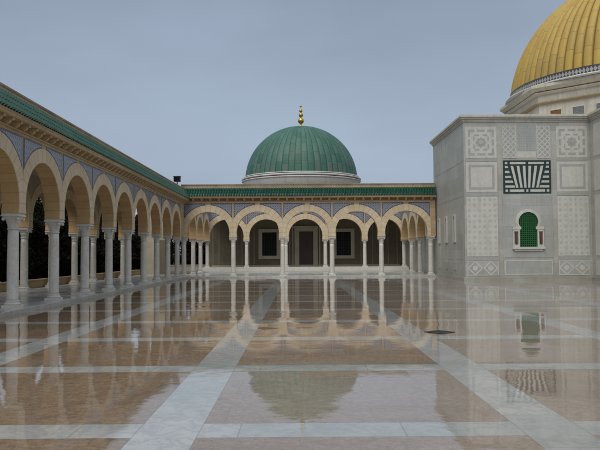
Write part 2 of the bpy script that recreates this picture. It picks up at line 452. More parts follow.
# ------------------------------------------------------------------ arcade
RI, RO, ZC, ZCAP, ZTOP, TH = 1.62, 2.13, 3.28, 2.95, 5.95, .27
def rect_pt(th, hw, ztop, z0):
    c, s_ = math.cos(th), math.sin(th)
    k = 1e9
    if abs(c) > 1e-6: k = min(k, hw/abs(c))
    if s_ > 1e-6: k = min(k, (ztop-ZC)/s_)
    return (k*c, max(ZC+k*s_, z0))
def arch_angles(hw, ztop, n=28):
    a0 = math.asin((ZCAP-ZC)/RI)
    A = [a0+(PI-2*a0)*i/n for i in range(n+1)]
    ca = math.atan2(ztop-ZC, hw)
    A += [ca, PI-ca]
    return sorted(A)
def arched_wall(bays, P, ztop, end0=0., end1=0., th=TH, z_add=0):
    """bays: list of bay centre u. end0/end1: extra solid wall before/after (from the outermost column axis)."""
    m = MB(); so = MB(); hw = P/2
    A = arch_angles(hw, ztop)
    pj = RI*math.cos(A[0])
    for uc in bays:
        arc = [(uc+RI*math.cos(a), ZC+RI*math.sin(a)) for a in A]
        out = [(uc+rect_pt(a, hw, ztop, ZCAP)[0], rect_pt(a, hw, ztop, ZCAP)[1]) for a in A]
        out[0] = (uc+hw, ZCAP); out[-1] = (uc-hw, ZCAP)
        for i in range(len(A)-1):
            for y in (-th, th):
                m.quad((arc[i][0], y, arc[i][1]), (out[i][0], y, out[i][1]), (out[i+1][0], y, out[i+1][1]), (arc[i+1][0], y, arc[i+1][1]))
            so.quad((arc[i][0], -th, arc[i][1]), (arc[i][0], th, arc[i][1]), (arc[i+1][0], th, arc[i+1][1]), (arc[i+1][0], -th, arc[i+1][1]), uvs=None)
            so.uv[len(so.f)-1] = [(17*(A[i]-A[0])/(A[-1]-A[0]), 0), (17*(A[i]-A[0])/(A[-1]-A[0]), 1), (17*(A[i+1]-A[0])/(A[-1]-A[0]), 1), (17*(A[i+1]-A[0])/(A[-1]-A[0]), 0)]
        m.quad((uc-hw, -th, ztop), (uc+hw, -th, ztop), (uc+hw, th, ztop), (uc-hw, th, ztop))
        for s_ in (-1, 1):
            m.quad((uc+s_*pj, -th, ZCAP), (uc+s_*hw, -th, ZCAP), (uc+s_*hw, th, ZCAP), (uc+s_*pj, th, ZCAP))
    a, b = bays[0]-hw, bays[-1]+hw
    for (u0, u1) in ((a-end0, a), (b, b+end1)):
        if u1-u0 > 1e-3:
            m.box(u0, u1, -th, th, ZCAP, ztop)
    if end0 < 1e-3: m.quad((a, -th, ZCAP), (a, th, ZCAP), (a, th, ztop), (a, -th, ztop))
    if end1 < 1e-3: m.quad((b, -th, ZCAP), (b, th, ZCAP), (b, th, ztop), (b, -th, ztop))
    return m, so
def archivolt(uc, P, y0, y1):
    m = MB(); hw = P/2-.003
    a0 = math.asin((ZCAP-ZC)/RI); n = 32
    I, O = [], []
    for i in range(n+1):
        a = a0+(PI-2*a0)*i/n
        c, s_ = math.cos(a), math.sin(a)
        k = RO if abs(c) < 1e-6 else min(RO, hw/abs(c))
        I.append((uc+RI*c, ZC+RI*s_)); O.append((uc+k*c, max(ZCAP, ZC+k*s_)))
    for i in range(n):
        ua, ub = 17*i/n, 17*(i+1)/n
        m.quad(*[(p[0], y0, p[1]) for p in (I[i], O[i], O[i+1], I[i+1])], uvs=[(ua, 0), (ua, 1), (ub, 1), (ub, 0)])
        m.quad(*[(p[0], y1, p[1]) for p in (I[i+1], O[i+1], O[i], I[i])])
        m.quad((*[O[i][0], y0, O[i][1]],), (O[i][0], y1, O[i][1]), (O[i+1][0], y1, O[i+1][1]), (O[i+1][0], y0, O[i+1][1]))
        m.quad((I[i][0], y0, I[i][1]), (I[i][0], y1, I[i][1]), (I[i+1][0], y1, I[i+1][1]), (I[i+1][0], y0, I[i+1][1]))
    for k in (0, n):
        m.quad((I[k][0], y0, I[k][1]), (O[k][0], y0, O[k][1]), (O[k][0], y1, O[k][1]), (I[k][0], y1, I[k][1]))
    return m
ZB = 5.52
def spandrel(uc, sgn, P, inset, y0, y1):
    xe = P/2-.075-inset; r = RO+.012+inset; zt = ZB-inset
    x0 = max(.20, math.sqrt(max(0, r*r-(zt-ZC-.012)**2)))
    n = 12; m = MB()
    xs = [xe+(x0-xe)*i/n for i in range(n+1)]
    lo = [(x, ZC+math.sqrt(r*r-x*x)) for x in xs]
    def p(x, y, z): return (uc+sgn*x, y, z)
    for i in range(n):
        a, b = lo[i], lo[i+1]
        m.quad(p(a[0], y0, a[1]), p(b[0], y0, b[1]), p(b[0], y0, zt), p(a[0], y0, zt))
        m.quad(p(a[0], y0, a[1]), p(b[0], y0, b[1]), p(b[0], y1, b[1]), p(a[0], y1, a[1]))
        m.quad(p(a[0], y0, zt), p(b[0], y0, zt), p(b[0], y1, zt), p(a[0], y1, zt))
    a, b = lo[0], lo[-1]
    m.quad(p(a[0], y0, a[1]), p(a[0], y0, zt), p(a[0], y1, zt), p(a[0], y1, a[1]))
    m.quad(p(b[0], y0, b[1]), p(b[0], y0, zt), p(b[0], y1, zt), p(b[0], y1, b[1]))
    return m

def make_column():
    sh = MB(); sh.lathe([(.185,.22),(.178,.30),(.176,1.2),(.168,2.2),(.160,2.46)], n=24)
    o = sh.build('column', M['column'])
    b = MB(); b.box(-.255,.255,-.255,.255,0,.09)
    b.lathe([(.235,.09),(.25,.115),(.235,.15),(.20,.165),(.20,.18),(.215,.195),(.205,.22),(.18,.23)], n=24)
    b.build('base', M['capital'], o, bevel=0)
    c = MB()
    c.lathe([(.163,2.44),(.185,2.455),(.185,2.475),(.165,2.49)], n=24)
    # bell turning from round to square, flutes of leaves
    prof = [(2.485,.165,0),(2.56,.172,.05),(2.62,.178,.12),(2.66,.20,.3),(2.665,.185,.3),(2.74,.20,.5),(2.80,.245,.8),(2.815,.235,.8),(2.85,.262,1.0)]
    n = 32; rows = []
    for z, r, sq in prof:
        row = []
        for i in range(n):
            a = 2*PI*i/n+PI/n
            cc, ss = math.cos(a), math.sin(a)
            k = 1/max(abs(cc), abs(ss))
            rr = r*(1+(k-1)*sq)*(1+.035*math.cos(8*a)*(1-sq))
            row.append((rr*cc, rr*ss, z))
        rows.append(row)
    for j in range(len(rows)-1):
        for i in range(n):
            k = (i+1) % n
            c.quad(rows[j][i], rows[j][k], rows[j+1][k], rows[j+1][i], smooth=True)
    for sx in (-1, 1):      # corner volutes
        for sy in (-1, 1):
            cx, cy = .225*sx, .225*sy
            c.lathe([(.02,2.72),(.045,2.735),(.055,2.77),(.045,2.81),(.02,2.83)], cx, cy, 10)
    c.box(-.285,.285,-.285,.285,2.852,2.905)
    c.box(-.265,.265,-.265,.265,2.906,2.948)
    c.build('capital', M['capital'], o)
    return o
COLPROTO = make_column()
def place_col(root, u, z=0., sz=1., first=[True]):
    if first[0]:
        o = COLPROTO; first[0] = False
        o.parent = root
    else:
        o = copy_tree(COLPROTO, root)
    o.location = (u, 0, z); o.scale = (1, 1, sz)
    return o

def arcade(name, label, loc, rz, bays, P, cols, front=True, cornice=True, end0=0, end1=0, ztop=ZTOP, back_detail=False, colz=0., colsz=1., group=None, u0=None, u1=None, wallmat='stone', miter0=0., miter1=0., dz=0., tiles=True):
    root = thing(name, label, 'arcade', loc, rz, group)
    wall_, soff_ = arched_wall(bays, P, ztop, end0, end1)
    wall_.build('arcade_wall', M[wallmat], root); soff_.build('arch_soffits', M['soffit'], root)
    sides = []
    if front: sides.append(-1)
    if back_detail: sides.append(1)
    for sd in sides:
        for uc in bays:
            ya, yb = (-TH-.022, -TH) if sd < 0 else (TH, TH+.022)
            archivolt(uc, P, ya, yb).build('archivolt', M['ring'], root)
            for s_ in ((-1, 1) if tiles else ()):
                yo = (-TH-.010, -TH) if sd < 0 else (TH+.010, TH)
                yi = (-TH-.016, -TH-.008) if sd < 0 else (TH+.016, TH+.008)
                pn = spandrel(uc, s_, P, 0, *yo).build('spandrel_panel', M['bluedark'], root)
                spandrel(uc, s_, P, .038, *yi).build('tile_field', M['tileblue'], pn)
    for u in cols: place_col(root, u, colz, colsz)
    a = bays[0]-P/2-end0 if u0 is None else u0
    b = bays[-1]+P/2+end1 if u1 is None else u1
    if cornice:
        f = -TH
        def sweepm(prof, mat, nm, e0, e1):
            m = MB(); m.sweep([(y, z+dz if z > 5.65 else z) for y, z in prof], a+e0, b+e1); return m.build(nm, M[mat], root)
        # string course above the tiles, fillets, eave slab
        sweepm([(f, 5.54), (f-.035, 5.55), (f-.035, 5.585), (f, 5.60)], 'trim', 'string_course', 0, 0)
        sweepm([(f, 5.70), (f-.05, 5.71), (f-.06, 5.745), (f, 5.75)], 'trim', 'bracket_course', 0, 0)
        sweepm([(f+.1, 5.952), (f-.33, 5.952), (f-.36, 5.98), (f-.36, 6.03), (f-.40, 6.06), (f-.40, 6.10), (f+.1, 6.10)], 'trim', 'eave_slab', miter0, -miter1)
        n = int((b-a)/.628); st = (b-a)/n
        br = None
        for i in range(n):
            u = a+(i+.5)*st
            if u < a+miter0*0 or u > b: continue
            if br is None:
                m = MB(); w = .075
                prof = [(0, 5.755), (-.10, 5.76), (-.17, 5.80), (-.20, 5.86), (-.27, 5.88), (-.29, 5.948), (0, 5.948)]
                m.sweep([(f+y, z+dz) for y, z in prof], -w, w)
                br = m.build('bracket', M['trim'], root); br.location.x = u
            else:
                c = br.copy(); COL.objects.link(c); c.parent = root; c.location.x = u
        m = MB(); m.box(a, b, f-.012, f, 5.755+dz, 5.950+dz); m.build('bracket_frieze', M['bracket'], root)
        # glazed tiles
        y0, y1, z0, z1 = f-.42, f-.05, 6.10+dz, 6.72+dz
        m = MB(); nt = int((b-a+(0))/.2); seg = 6; rows = 3
        L0, L1 = a+miter0*1.0, b-miter1*1.0
        nt = int((L1-L0)/.2); w = (L1-L0)/nt
        L = math.hypot(y1-y0, z1-z0); ny, nz = -(z1-z0)/L, (y1-y0)/L
        for r in range(rows):
            t0, t1 = r/rows, (r+1)/rows+.03
            for i in range(nt):
                for k in range(seg):
                    pts = []
                    for kk in (k, k+1):
                        ph = kk/seg
                        hgt = .085*math.sin(PI*min(1, ph/.70))**.8 if 0 < ph < .70 else -.02
                        uu = L0+(i+ph)*w
                        for tt, ex in ((t0, .018), (t1, 0.)):
                            h = hgt+ex
                            # hips: slope shortens near mitred ends
                            pts.append((uu, y0+(y1-y0)*tt+ny*h, z0+(z1-z0)*tt+nz*h))
                    m.quad(pts[0], pts[2], pts[3], pts[1], smooth=True)
                    if r >= 0:
                        q0, q2 = pts[0], pts[2]
                        m.quad(q0, q2, (q2[0], q2[1]-ny*.05, q2[2]-nz*.05), (q0[0], q0[1]-ny*.05, q0[2]-nz*.05))
        m.build('tiled_eave', M['rooftile'], root, recalc=False)
        sweepm([(y0+.02, 6.102), (y1+.17, 6.102), (y1+.17, z1-dz-.03), (y1+.04, z1-dz-.03), (y0+.02, 6.13)], 'black', 'tile_bed', miter0, -miter1)
        sweepm([(y1-.03, 6.70), (y1+.17, 6.70), (y1+.17, 6.80), (y1-.05, 6.80), (y1-.05, 6.755)], 'trim', 'ridge_fillet', miter0, -miter1)
        sweepm([(y1+.173, 6.62), (y1+.58, 6.62), (y1+.58, 7.06), (y1+.14, 7.06), (y1+.14, 7.0), (y1+.173, 6.98)], 'parapet', 'parapet', miter0*0, 0)
    return root

P = 3.77
PL = 3.73
YK0, NK = 22.2, 9        # first visible column and number of columns to the corner
# left arcade, local x runs along world +Y from y = YK0-2*PL
LB = [PL*(i+.5) for i in range(10)]
YF = 53.9
yl0 = YK0-2*PL
left = arcade('arcade', 'long sandstone arcade with blue tiled spandrels along left side of wet courtyard', (-9.0, yl0, 0), PI/2,
       LB, PL, [PL*i for i in range(11)], end1=YF-TH-(yl0+10*PL)-.003, u1=YF-TH-.003-yl0, dz=-.05, ztop=5.89)
# gallery ceiling as part
m = MB(); m.box(0, 10*PL+1.4, TH+.003, 4.0-TH-.003, 5.62, 5.86); m.build('gallery_ceiling', M['plaster'], left)
rear = arcade('arcade', 'plain garden side arcade behind the left colonnade, seen through its arches', (-13.0, yl0, 0), PI/2,
       LB, PL, [PL*i for i in range(11)], front=True, cornice=False, end1=1.4, wallmat='plaster', tiles=False)
# the long side arcades are a little lower than the far one: arches and eaves sit closer above the capitals
def lower(root, k=.94):
    done = set()
    def walk(o):
        for c in o.children:
            if c.name.startswith('column'): continue
            if c.type == 'MESH' and c.data.name not in done:
                done.add(c.data.name)
                for v in c.data.vertices:
                    if v.co.z > ZCAP: v.co.z = ZCAP+(v.co.z-ZCAP)*k
            walk(c)
    walk(root)
lower(left); lower(rear)
# back arcade
XB0 = -8.80
BB = [P*(i+.5) for i in range(5)]
back = arcade('arcade', 'five bay sandstone arcade closing far end of courtyard under green tiles', (XB0, YF, 0), 0,
       BB, P, [P*i for i in range(6)], end0=.45, end1=.36, u0=-.2+.0, u1=5*P+.36, back_detail=False, dz=-.04, ztop=5.90)
# second row on its platform
ZP = .41
second = arcade('arcade', 'second row of arches on raised steps behind the far arcade', (XB0, 67.6, .10), 0,
       BB, P, [P*i for i in range(6)], cornice=False, end0=.3, end1=.36, ztop=6.2, colz=.31, colsz=(2.95-.31)/2.95)
SB = [(67.6-TH-YF-TH)/3*(i+.5) for i in range(3)]
# side arcades of the inner court: pitch stretched by scaling the root
sp = (67.6-YF)/3
def side(label, x, rz, ):
    pass
for (x, nm, fr) in ((XB0, 'left', True), (10.05, 'right', False)):
    lab = 'three bay side arcade joining far arcade to raised portico, %s side' % nm
    if nm == 'right': lab = 'three bay side arcade in front of grey marble wall beyond far arcade'
    L = 67.6-YF-2*TH-.01
    if nm == 'left':
        r = arcade('arcade', lab, (x, YF+TH+.005+(.12), .0), PI/2, [P*(i+.5) for i in range(3)], P, [P*1, P*2], cornice=False, ztop=ZTOP)
    else:
        r = arcade('arcade', lab, (x, YF+TH+.005+(.12)+L-.24, .0), -PI/2, [P*(i+.5) for i in range(3)], P, [P*1, P*2], cornice=False, ztop=ZTOP)
    k = (L-.24)/(3*P)
    r.scale = (k, 1, 1)
    for c in r.children:
        if c.name.startswith('column'): c.scale.x = 1/k

# ------------------------------------------------------------------ ground, floors, steps
def structure(o): o['kind'] = 'structure'; return o
def sheet(name, mat, x0, x1, y0, y1, z, nx=1, ny=1):
    m = MB()
    m.quad((x0,y0,z),(x1,y0,z),(x1,y1,z),(x0,y1,z)); return structure(m.build(name, M[mat], recalc=False))
sheet('ground', 'ground', -1500, 1500, -300, 2500, -.45)
m = MB(); m.box(-8.5, 48, -14, YF-TH-.12, -.44, -.13); structure(m.build('courtyard', M['court']))
m = MB(); m.box(-13.35, -8.5, -14, 60, -.44, 0.0); structure(m.build('gallery_floor', M['gallery'], bevel=.012))
m = MB(); m.box(-8.497, 10.42, YF-TH-.117, 66.6, -.44, -.002); structure(m.build('portico_floor', M['gallery'], bevel=.012))
m = MB(); m.box(-13.35, -8.5, 60.003, 72, -.44, -.004); structure(m.build('side_floor', M['darkfloor']))
st = thing('marble_steps', 'low pale marble steps rising to raised portico at far end', 'steps', (0.6, 66.6, 0))
for i in range(3):
    m = MB(); m.box(-9.9, 9.82, .003+.32*i, 5.4 if i == 2 else .32*(i+1)+.04, -.001 if i == 0 else .137*i+.001, .137*(i+1))
    m.build('step', M['lightmarble'], st, bevel=.01)

# ------------------------------------------------------------------ prayer hall with green dome
YH = 71.7
hall = thing('domed_hall', 'domed hall with dark door and two windows, green dome on top', 'building', (.63, YH, 0))
HX = .63
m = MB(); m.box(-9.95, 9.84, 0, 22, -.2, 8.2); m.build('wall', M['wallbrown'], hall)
m = MB(); m.box(-9.9, 9.75, -4.0, -.003, 5.75, 6.0); m.build('portico_ceiling', M['plaster'], hall)
m = MB()
m.box(-9.5, 9.6, -.10, -.003, ZP+.003, ZP+.16); m.build('skirting', M['frame'], hall)
s = 705/YH
def px(p): return (p-299)/s-HX
# pilaster strips and panel frames
m = MB()
for p_ in (247.5, 252, 287.5, 293.5, 318, 324, 359, 364, 211, 217, 240, 370.5, 386, 395, 402):
    x = px(p_)+.2; m.box(x-.06, x+.06, -.035, -.003, ZP+.2, 5.4)
m.box(-9.4, 9.4, -.045, -.003, 5.4, 5.6)
m.build('panel_strips', M['strip'], hall)
# door
dx = px(306)
d = MB(); d.box(dx-.71, dx+.71, -.07, -.02, ZP+.01, 3.95); door = d.build('door', M['door'], hall)
m = MB()
for k in (-1, 1):
    for j in range(4):
        m.box(dx+k*.36-.24, dx+k*.36+.24, -.085, -.07, ZP+.2+.82*j, ZP+.2+.82*j+.66)
m.build('door_panels', M['door'], door)
m = MB(); m.box(dx-.012, dx+.012, -.088, -.07, ZP+.02, 3.94); m.build('door_gap', M['blackmetal'], door)
m = MB(); m.lathe([(.001,0),(.03,.01),(.03,.03),(.001,.04)], dx+.1, -.11, 10); o = m.build('door_handle', M['gold'], door); o.location.z = 1.45
m = MB()
for k in (-1, 1):
    a, b = sorted((dx+k*.713, dx+k*1.18)); m.box(a, b, -.12, -.003, ZP+.01, 4.30)
    a, b = sorted((dx+k*1.30, dx+k*1.40)); m.box(a, b, -.05, -.003, ZP+.01, 5.0)
m.box(dx-.71, dx+.71, -.12, -.003, 3.953, 4.30)
m.box(dx-1.25, dx+1.25, -.15, -.003, 4.303, 4.50)
m.build('door_frame', M['frame'], hall)
for wx in (px(269.3), px(343.5)):
    m = MB(); m.box(wx-.73, wx+.73, -.04, -.015, 1.50, 3.88); w = m.build('window', M['glass'], hall)
    f = MB()
    for k in (-1, 1):
        a, b = sorted((wx+k*.733, wx+k*1.1)); f.box(a, b, -.10, -.003, 1.17, 4.22)
    f.box(wx-.73, wx+.73, -.10, -.003, 1.17, 1.497); f.box(wx-.73, wx+.73, -.10, -.003, 3.883, 4.22)
    f.build('window_frame', M['frame'], w)
    g = MB()
    for i in range(1, 6): g.box(wx-.73+1.46*i/6-.011, wx-.73+1.46*i/6+.011, -.062, -.045, 1.5, 3.88)
    for i in range(1, 9): g.box(wx-.73, wx+.73, -.080, -.064, 1.5+2.38*i/9-.011, 1.5+2.38*i/9+.011)
    g.build('window_grille', M['blackmetal'], w)

def gore_dome(Rr, zc, zbase, ngore, rowh, cz=1.0, bulge=.035, seg=4, nv=30, tip=.0):
    m = MB()
    a0 = math.asin((zbase-zc)/(Rr*cz))
    rows = []
    for j in range(nv+1):
        a = a0+(PI/2-a0)*j/nv
        a = min(a, PI/2-.004)
        rows.append((Rr*math.cos(a), zc+Rr*cz*math.sin(a), Rr*(a-a0)/rowh))
    for g in range(ngore):
        for k in range(seg):
            for j in range(nv):
                pts, uvs = [], []
                for (kk, jj) in ((k, j), (k+1, j), (k+1, j+1), (k, j+1)):
                    r, z, v = rows[jj]
                    t = kk/seg
                    bl = bulge*math.sin(PI*t)**.6*min(1, r/(Rr*.25)) if 0 < t < 1 else 0
                    an = 2*PI*(g+t)/ngore
                    rr = r+bl*math.cos(math.atan2(z-zc, r)) if r > 0 else r
                    zz = z+bl*.5*(z-zc)/Rr
                    pts.append((rr*math.cos(an), rr*math.sin(an), zz)); uvs.append((g+min(max(t, .001), .999), v))
                m.quad(*pts, smooth=False, uvs=uvs)
    return m
DY = 10.3
dome = gore_dome(6.5, 10.15, 10.55, 56, 1.18, cz=.985).build('dome', M['domegreen'], hall, recalc=False)
dome.location = (301.6/s*0+(301.6-299)/705*82-HX, DY, 0)
dcx = dome.location.x
m = MB(); m.lathe([(6.3,8.0),(6.80,8.02),(6.80,9.90),(6.82,9.93),(6.92,9.98),(6.95,10.06),(6.80,10.12)], n=96); o = m.build('drum', M['white'], hall); o.location = (dcx, DY, 0)
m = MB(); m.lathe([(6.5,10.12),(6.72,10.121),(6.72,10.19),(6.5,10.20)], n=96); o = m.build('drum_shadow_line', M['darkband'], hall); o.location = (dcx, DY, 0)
m = MB(); m.lathe([(6.5,10.201),(6.88,10.205),(6.95,10.26),(6.93,10.34),(6.75,10.39),(6.5,10.40)], n=96); o = m.build('drum_moulding', M['white'], hall); o.location = (dcx, DY, 0)
m = MB(); m.lathe([(6.3,10.401),(6.66,10.402),(6.66,10.46),(6.3,10.47)], n=96); o = m.build('drum_dark_band', M['darkband'], hall); o.location = (dcx, DY, 0)
m = MB(); m.lathe([(6.3,10.471),(6.70,10.472),(6.70,10.56),(6.45,10.58)], n=96); o = m.build('dome_ring', M['white'], hall); o.location = (dcx, DY, 0)
def ball(r, zc, n=8): return [(max(.03, r*math.sin(PI*i/n)), zc-r*math.cos(PI*i/n)) for i in range(n+1)]
fz = 16.45
m = MB()
prof = [(.30,fz),(.22,fz+.12),(.10,fz+.25),(.09,fz+.40)]+ball(.36,fz+.80)[1:-1]+[(.05,fz+1.18)]+ball(.27,fz+1.48)[1:-1]+[(.05,fz+1.78)]+ball(.20,fz+1.99)[1:-1]+[(.045,fz+2.22),(.04,fz+2.42),(.17,fz+2.50),(.13,fz+2.55),(.02,fz+2.57),(.02,fz+2.72)]
m.lathe(prof, n=20); o = m.build('finial', M['gold'], dome)

# ------------------------------------------------------------------ marble mausoleum on the right
BX0, BY0, BXc = 10.50, 44.6, 14.50
maus = thing('mausoleum', 'grey marble mausoleum with inlaid panels under large ribbed golden dome', 'building', (26.5, BY0, 0))
OX = 26.5
def rx(x): return x-OX
m = MB(); m.box(rx(BX0), rx(42.5), 0, 10.1, -.12, 10.15); m.box(rx(16.2), rx(36.8), 10.1, 24, -.12, 10.10); m.build('wall', M['greymarble'], maus)
m = MB(); m.box(rx(18.55), rx(34.45), -5.2, -.004, -.12, 10.15); m.build('projecting_wing', M['greymarble'], maus)
# cornice round the roof edge
def cornice_box(x0, x1, y0, y1, nm, zt=10.15):
    m = MB()
    for (e, z0, z1) in ((.05, zt-.20, zt-.12), (.10, zt-.119, zt+.0), (.19, zt+.001, zt+.10), (.25, zt+.101, zt+.20), (.20, zt+.201, zt+.26)):
        m.box(x0-e, x1+e, y0-e, y1+e, z0, z1)
    m.build(nm, M['cornice_marble'], maus, bevel=0)
cornice_box(rx(BX0), rx(42.5), 0, 10.1, 'cornice')
m = MB(); m.box(rx(BX0), rx(16.0), 10.36, 27.05, -.12, 6.3); m.build('court_side_wall', M['greymarble'], maus)
cornice_box(rx(18.55), rx(34.45), -5.2, -.3, 'wing_cornice', 10.148)
m = MB(); m.box(rx(BX0)-.12, rx(18.54), -.14, -.003, -.13, .10); m.box(rx(BX0)-.12, rx(BX0)-.003, .0, 9.0, -.13, .098); m.box(rx(18.43), rx(34.57), -5.32, -5.203, -.13, .10); m.box(rx(18.43), rx(18.547), -5.2, -.145, -.13, .10)
m.build('plinth', M['greymarble'], maus)

def facade(org, ux, label_suffix=''):
    """returns a function adding relief boxes on the facade plane; u across from centre, depth proud of wall"""
C0 = rx(BXc)
def face(mb, u0, u1, z0, z1, d, d0=.002): mb.box(C0+u0, C0+u1, -d, -d0, z0, z1)
def poly(mb, pts, d, d0=.002): mb.prism([(C0+u, z) for u, z in pts], -d, -d0)
def frame_(mb, u0, u1, z0, z1, w, d, d0=.002):
    face(mb, u0, u1, z1-w, z1, d, d0); face(mb, u0, u1, z0, z0+w, d, d0)
    face(mb, u0, u0+w, z0+w, z1-w, d, d0); face(mb, u1-w, u1, z0+w, z1-w, d, d0)
# vertical pilaster bands of bluish marble
m = MB()
for a, b in ((-1.84,-1.60),(1.60,1.84)): face(m, a, b, .15, 9.9, .012)
m.build('pilaster_strip', M['greymarble'], maus)
m = MB(); 
face(m, -1.59, 1.59, 1.30, 5.25, .008); m.build('centre_slab', M['bluemarble'], maus)
for k in (-1, 1):
    a, b = sorted((k*1.90, k*3.88))
    for z0, z1, d in ((5.24, 5.42, .02), (7.44, 7.60, .012), (1.16, 1.38, .012)):
        m = MB(); face(m, a, b, z0, z1, d); m.build('dark_course', M['inlay'], maus)
def star8(mb, cu, cz, r, d, d0):
    for rot in (0, PI/4):
        poly(mb, [(cu+r*math.cos(rot+PI/4+i*PI/2), cz+r*math.sin(rot+PI/4+i*PI/2)) for i in range(4)], d+(.001 if rot else 0), d0)
for k in (-1, 1):
    c = k*2.89; h = .985
    # rosette square
    b = MB(); face(b, c-h, c+h, 7.66, 9.66, .014); po = b.build('rosette_panel', M['lightmarble'], maus)
    g = MB(); zc = 8.66
    for s_ in (-1, 1):
        for q in (-.62, 0, .62):
            L = .20 if q else .24
            face(g, c+q-L, c+q+L, zc+s_*.76-.07, zc+s_*.76+.07, .020, .013)
            face(g, c+s_*.76-.07, c+s_*.76+.07, zc+q*.86-L*.78, zc+q*.86+L*.78, .022, .013)
        for q in (-.26, .26):
            face(g, c+q-.15, c+q+.15, zc+s_*.46-.045, zc+s_*.46+.045, .020, .013)
            face(g, c+s_*.46-.045, c+s_*.46+.045, zc+q-.13, zc+q+.13, .022, .013)
    star8(g, c, zc, .34, .020, .013)
    g.build('rosette_inlay', M['inlay'], po)
    g = MB(); star8(g, c, zc, .17, .028, .019); g.build('rosette_core', M['bluemarble'], po)
    # plain square
    b = MB(); face(b, c-h, c+h, 5.49, 7.40, .014); po = b.build('square_panel', M['lightmarble'], maus)
    g = MB(); frame_(g, c-.82, c+.82, 5.66, 7.23, .14, .020, .013); g.build('square_inlay', M['inlay'], po)
    # star lattice
    b = MB(); face(b, c-h, c+h, 1.42, 5.20, .014); po = b.build('lattice_panel', M['lightmarble'], maus)
    g = MB(); nx, nz = 6, 11
    for i in range(nx):
        for j in range(nz):
            cu = c-h+(i+.5)*2*h/nx; cz = 1.42+(j+.5)*3.78/nz
            if (i+j) % 2 == 0: star8(g, cu, cz, .115, .020, .013)
            else: poly(g, [(cu+.085*math.cos(q*PI/2), cz+.085*math.sin(q*PI/2)) for q in range(4)], .019, .013)
    g.build('lattice_inlay', M['latticegrey'], po)
    # lower rosettes
    b = MB(); face(b, c-h, c+h, .20, 1.13, .014); po = b.build('dado_panel', M['bluemarble'], maus)
    g = MB()
    def ln(mb, p, q, w, d, d0):
        dx, dz = q[0]-p[0], q[1]-p[1]; L = math.hypot(dx, dz); nx_, nz_ = -dz/L*w/2, dx/L*w/2
        poly(mb, [(p[0]+nx_, p[1]+nz_), (q[0]+nx_, q[1]+nz_), (q[0]-nx_, q[1]-nz_), (p[0]-nx_, p[1]-nz_)], d, d0)
    for s_ in (-.5, .5):
        cu = c+s_*.98; e = .0
        for (p, q) in (((-.44,0),(0,.42)),((0,.42),(.44,0)),((.44,0),(0,-.42)),((0,-.42),(-.44,0))):
            e += .0007; ln(g, (cu+p[0], .665+p[1]), (cu+q[0], .665+q[1]), .07, .020+e, .013)
        poly(g, [(cu+.17*math.cos(q*PI/4), .665+.17*math.sin(q*PI/4)) for q in range(8)], .020, .013)
    frame_(g, c-h, c+h, .20, 1.13, .05, .024, .013)
    g.build('dado_inlay', M['lightmarble'], po)
    # crossing lattice beside the top centre
    a0, a1 = sorted((k*.66, k*1.50)); z0, z1 = 7.66, 9.68
    b = MB(); face(b, a0, a1, z0, z1, .012); po = b.build('crossing_panel', M['inlay'], maus)
    g = MB(); stp = .34
    def clip(cu, sg):
        pts = []
        # line z = z0 + sg*(u-cu)
        us = []
        for u in (a0, a1):
            z = z0+sg*(u-cu)
            if z0-1e-6 <= z <= z1+1e-6: us.append((u, z))
        for z in (z0, z1):
            u = cu+sg*(z-z0)
            if a0 < u < a1: us.append((u, z))
        return us[:2] if len(us) >= 2 else None
    e = 0
    for sg in (-1, 1):
        for i in range(-12, 14):
            q = clip(a0+i*stp, sg)
            if q and math.hypot(q[0][0]-q[1][0], q[0][1]-q[1][1]) > .1:
                e += .0001; ln(g, q[0], q[1], .062, .016+e+(.003 if sg > 0 else 0), .011)
    frame_(g, a0-.02, a1+.02, z0-.02, z1+.02, .05, .026, .011)
    g.build('crossing_lattice', M['lightmarble'], po)
# top centre panel of tiny key pattern
b = MB(); face(b, -.58, .58, 8.12, 9.85, .010); po = b.build('key_panel', M['bluemarble'], maus)
g = MB()
for i in range(7):
    for j in range(10):
        face(g, -.52+i*.155, -.52+i*.155+.10, 8.20+j*.165, 8.20+j*.165+.05, .015, .009)
        face(g, -.52+i*.155+(.06 if j % 2 else 0), -.52+i*.155+.04+(.06 if j % 2 else 0), 8.2505+j*.165, 8.20+j*.165+.13, .0145, .009)
g.build('key_inlay', M['inlay'], po)
b = MB(); face(b, -.60, .60, 7.66, 8.06, .014); b.build('plain_slab', M['lightmarble'], maus)
# bottom centre rectangle
b = MB(); face(b, -1.53, 1.53, .24, 1.15, .010); po = b.build('bottom_panel', M['bluemarble'], maus)
g = MB(); frame_(g, -1.53, 1.53, .24, 1.15, .06, .018, .009); g.build('bottom_frame', M['lightmarble'], po)
g = MB(); frame_(g, -1.50, 1.50, 1.34, 4.90, .05, .014, .007); face(g, -1.5, 1.5, 4.98, 5.04, .014, .007); g.build('centre_frame', M['greymarble'], maus)
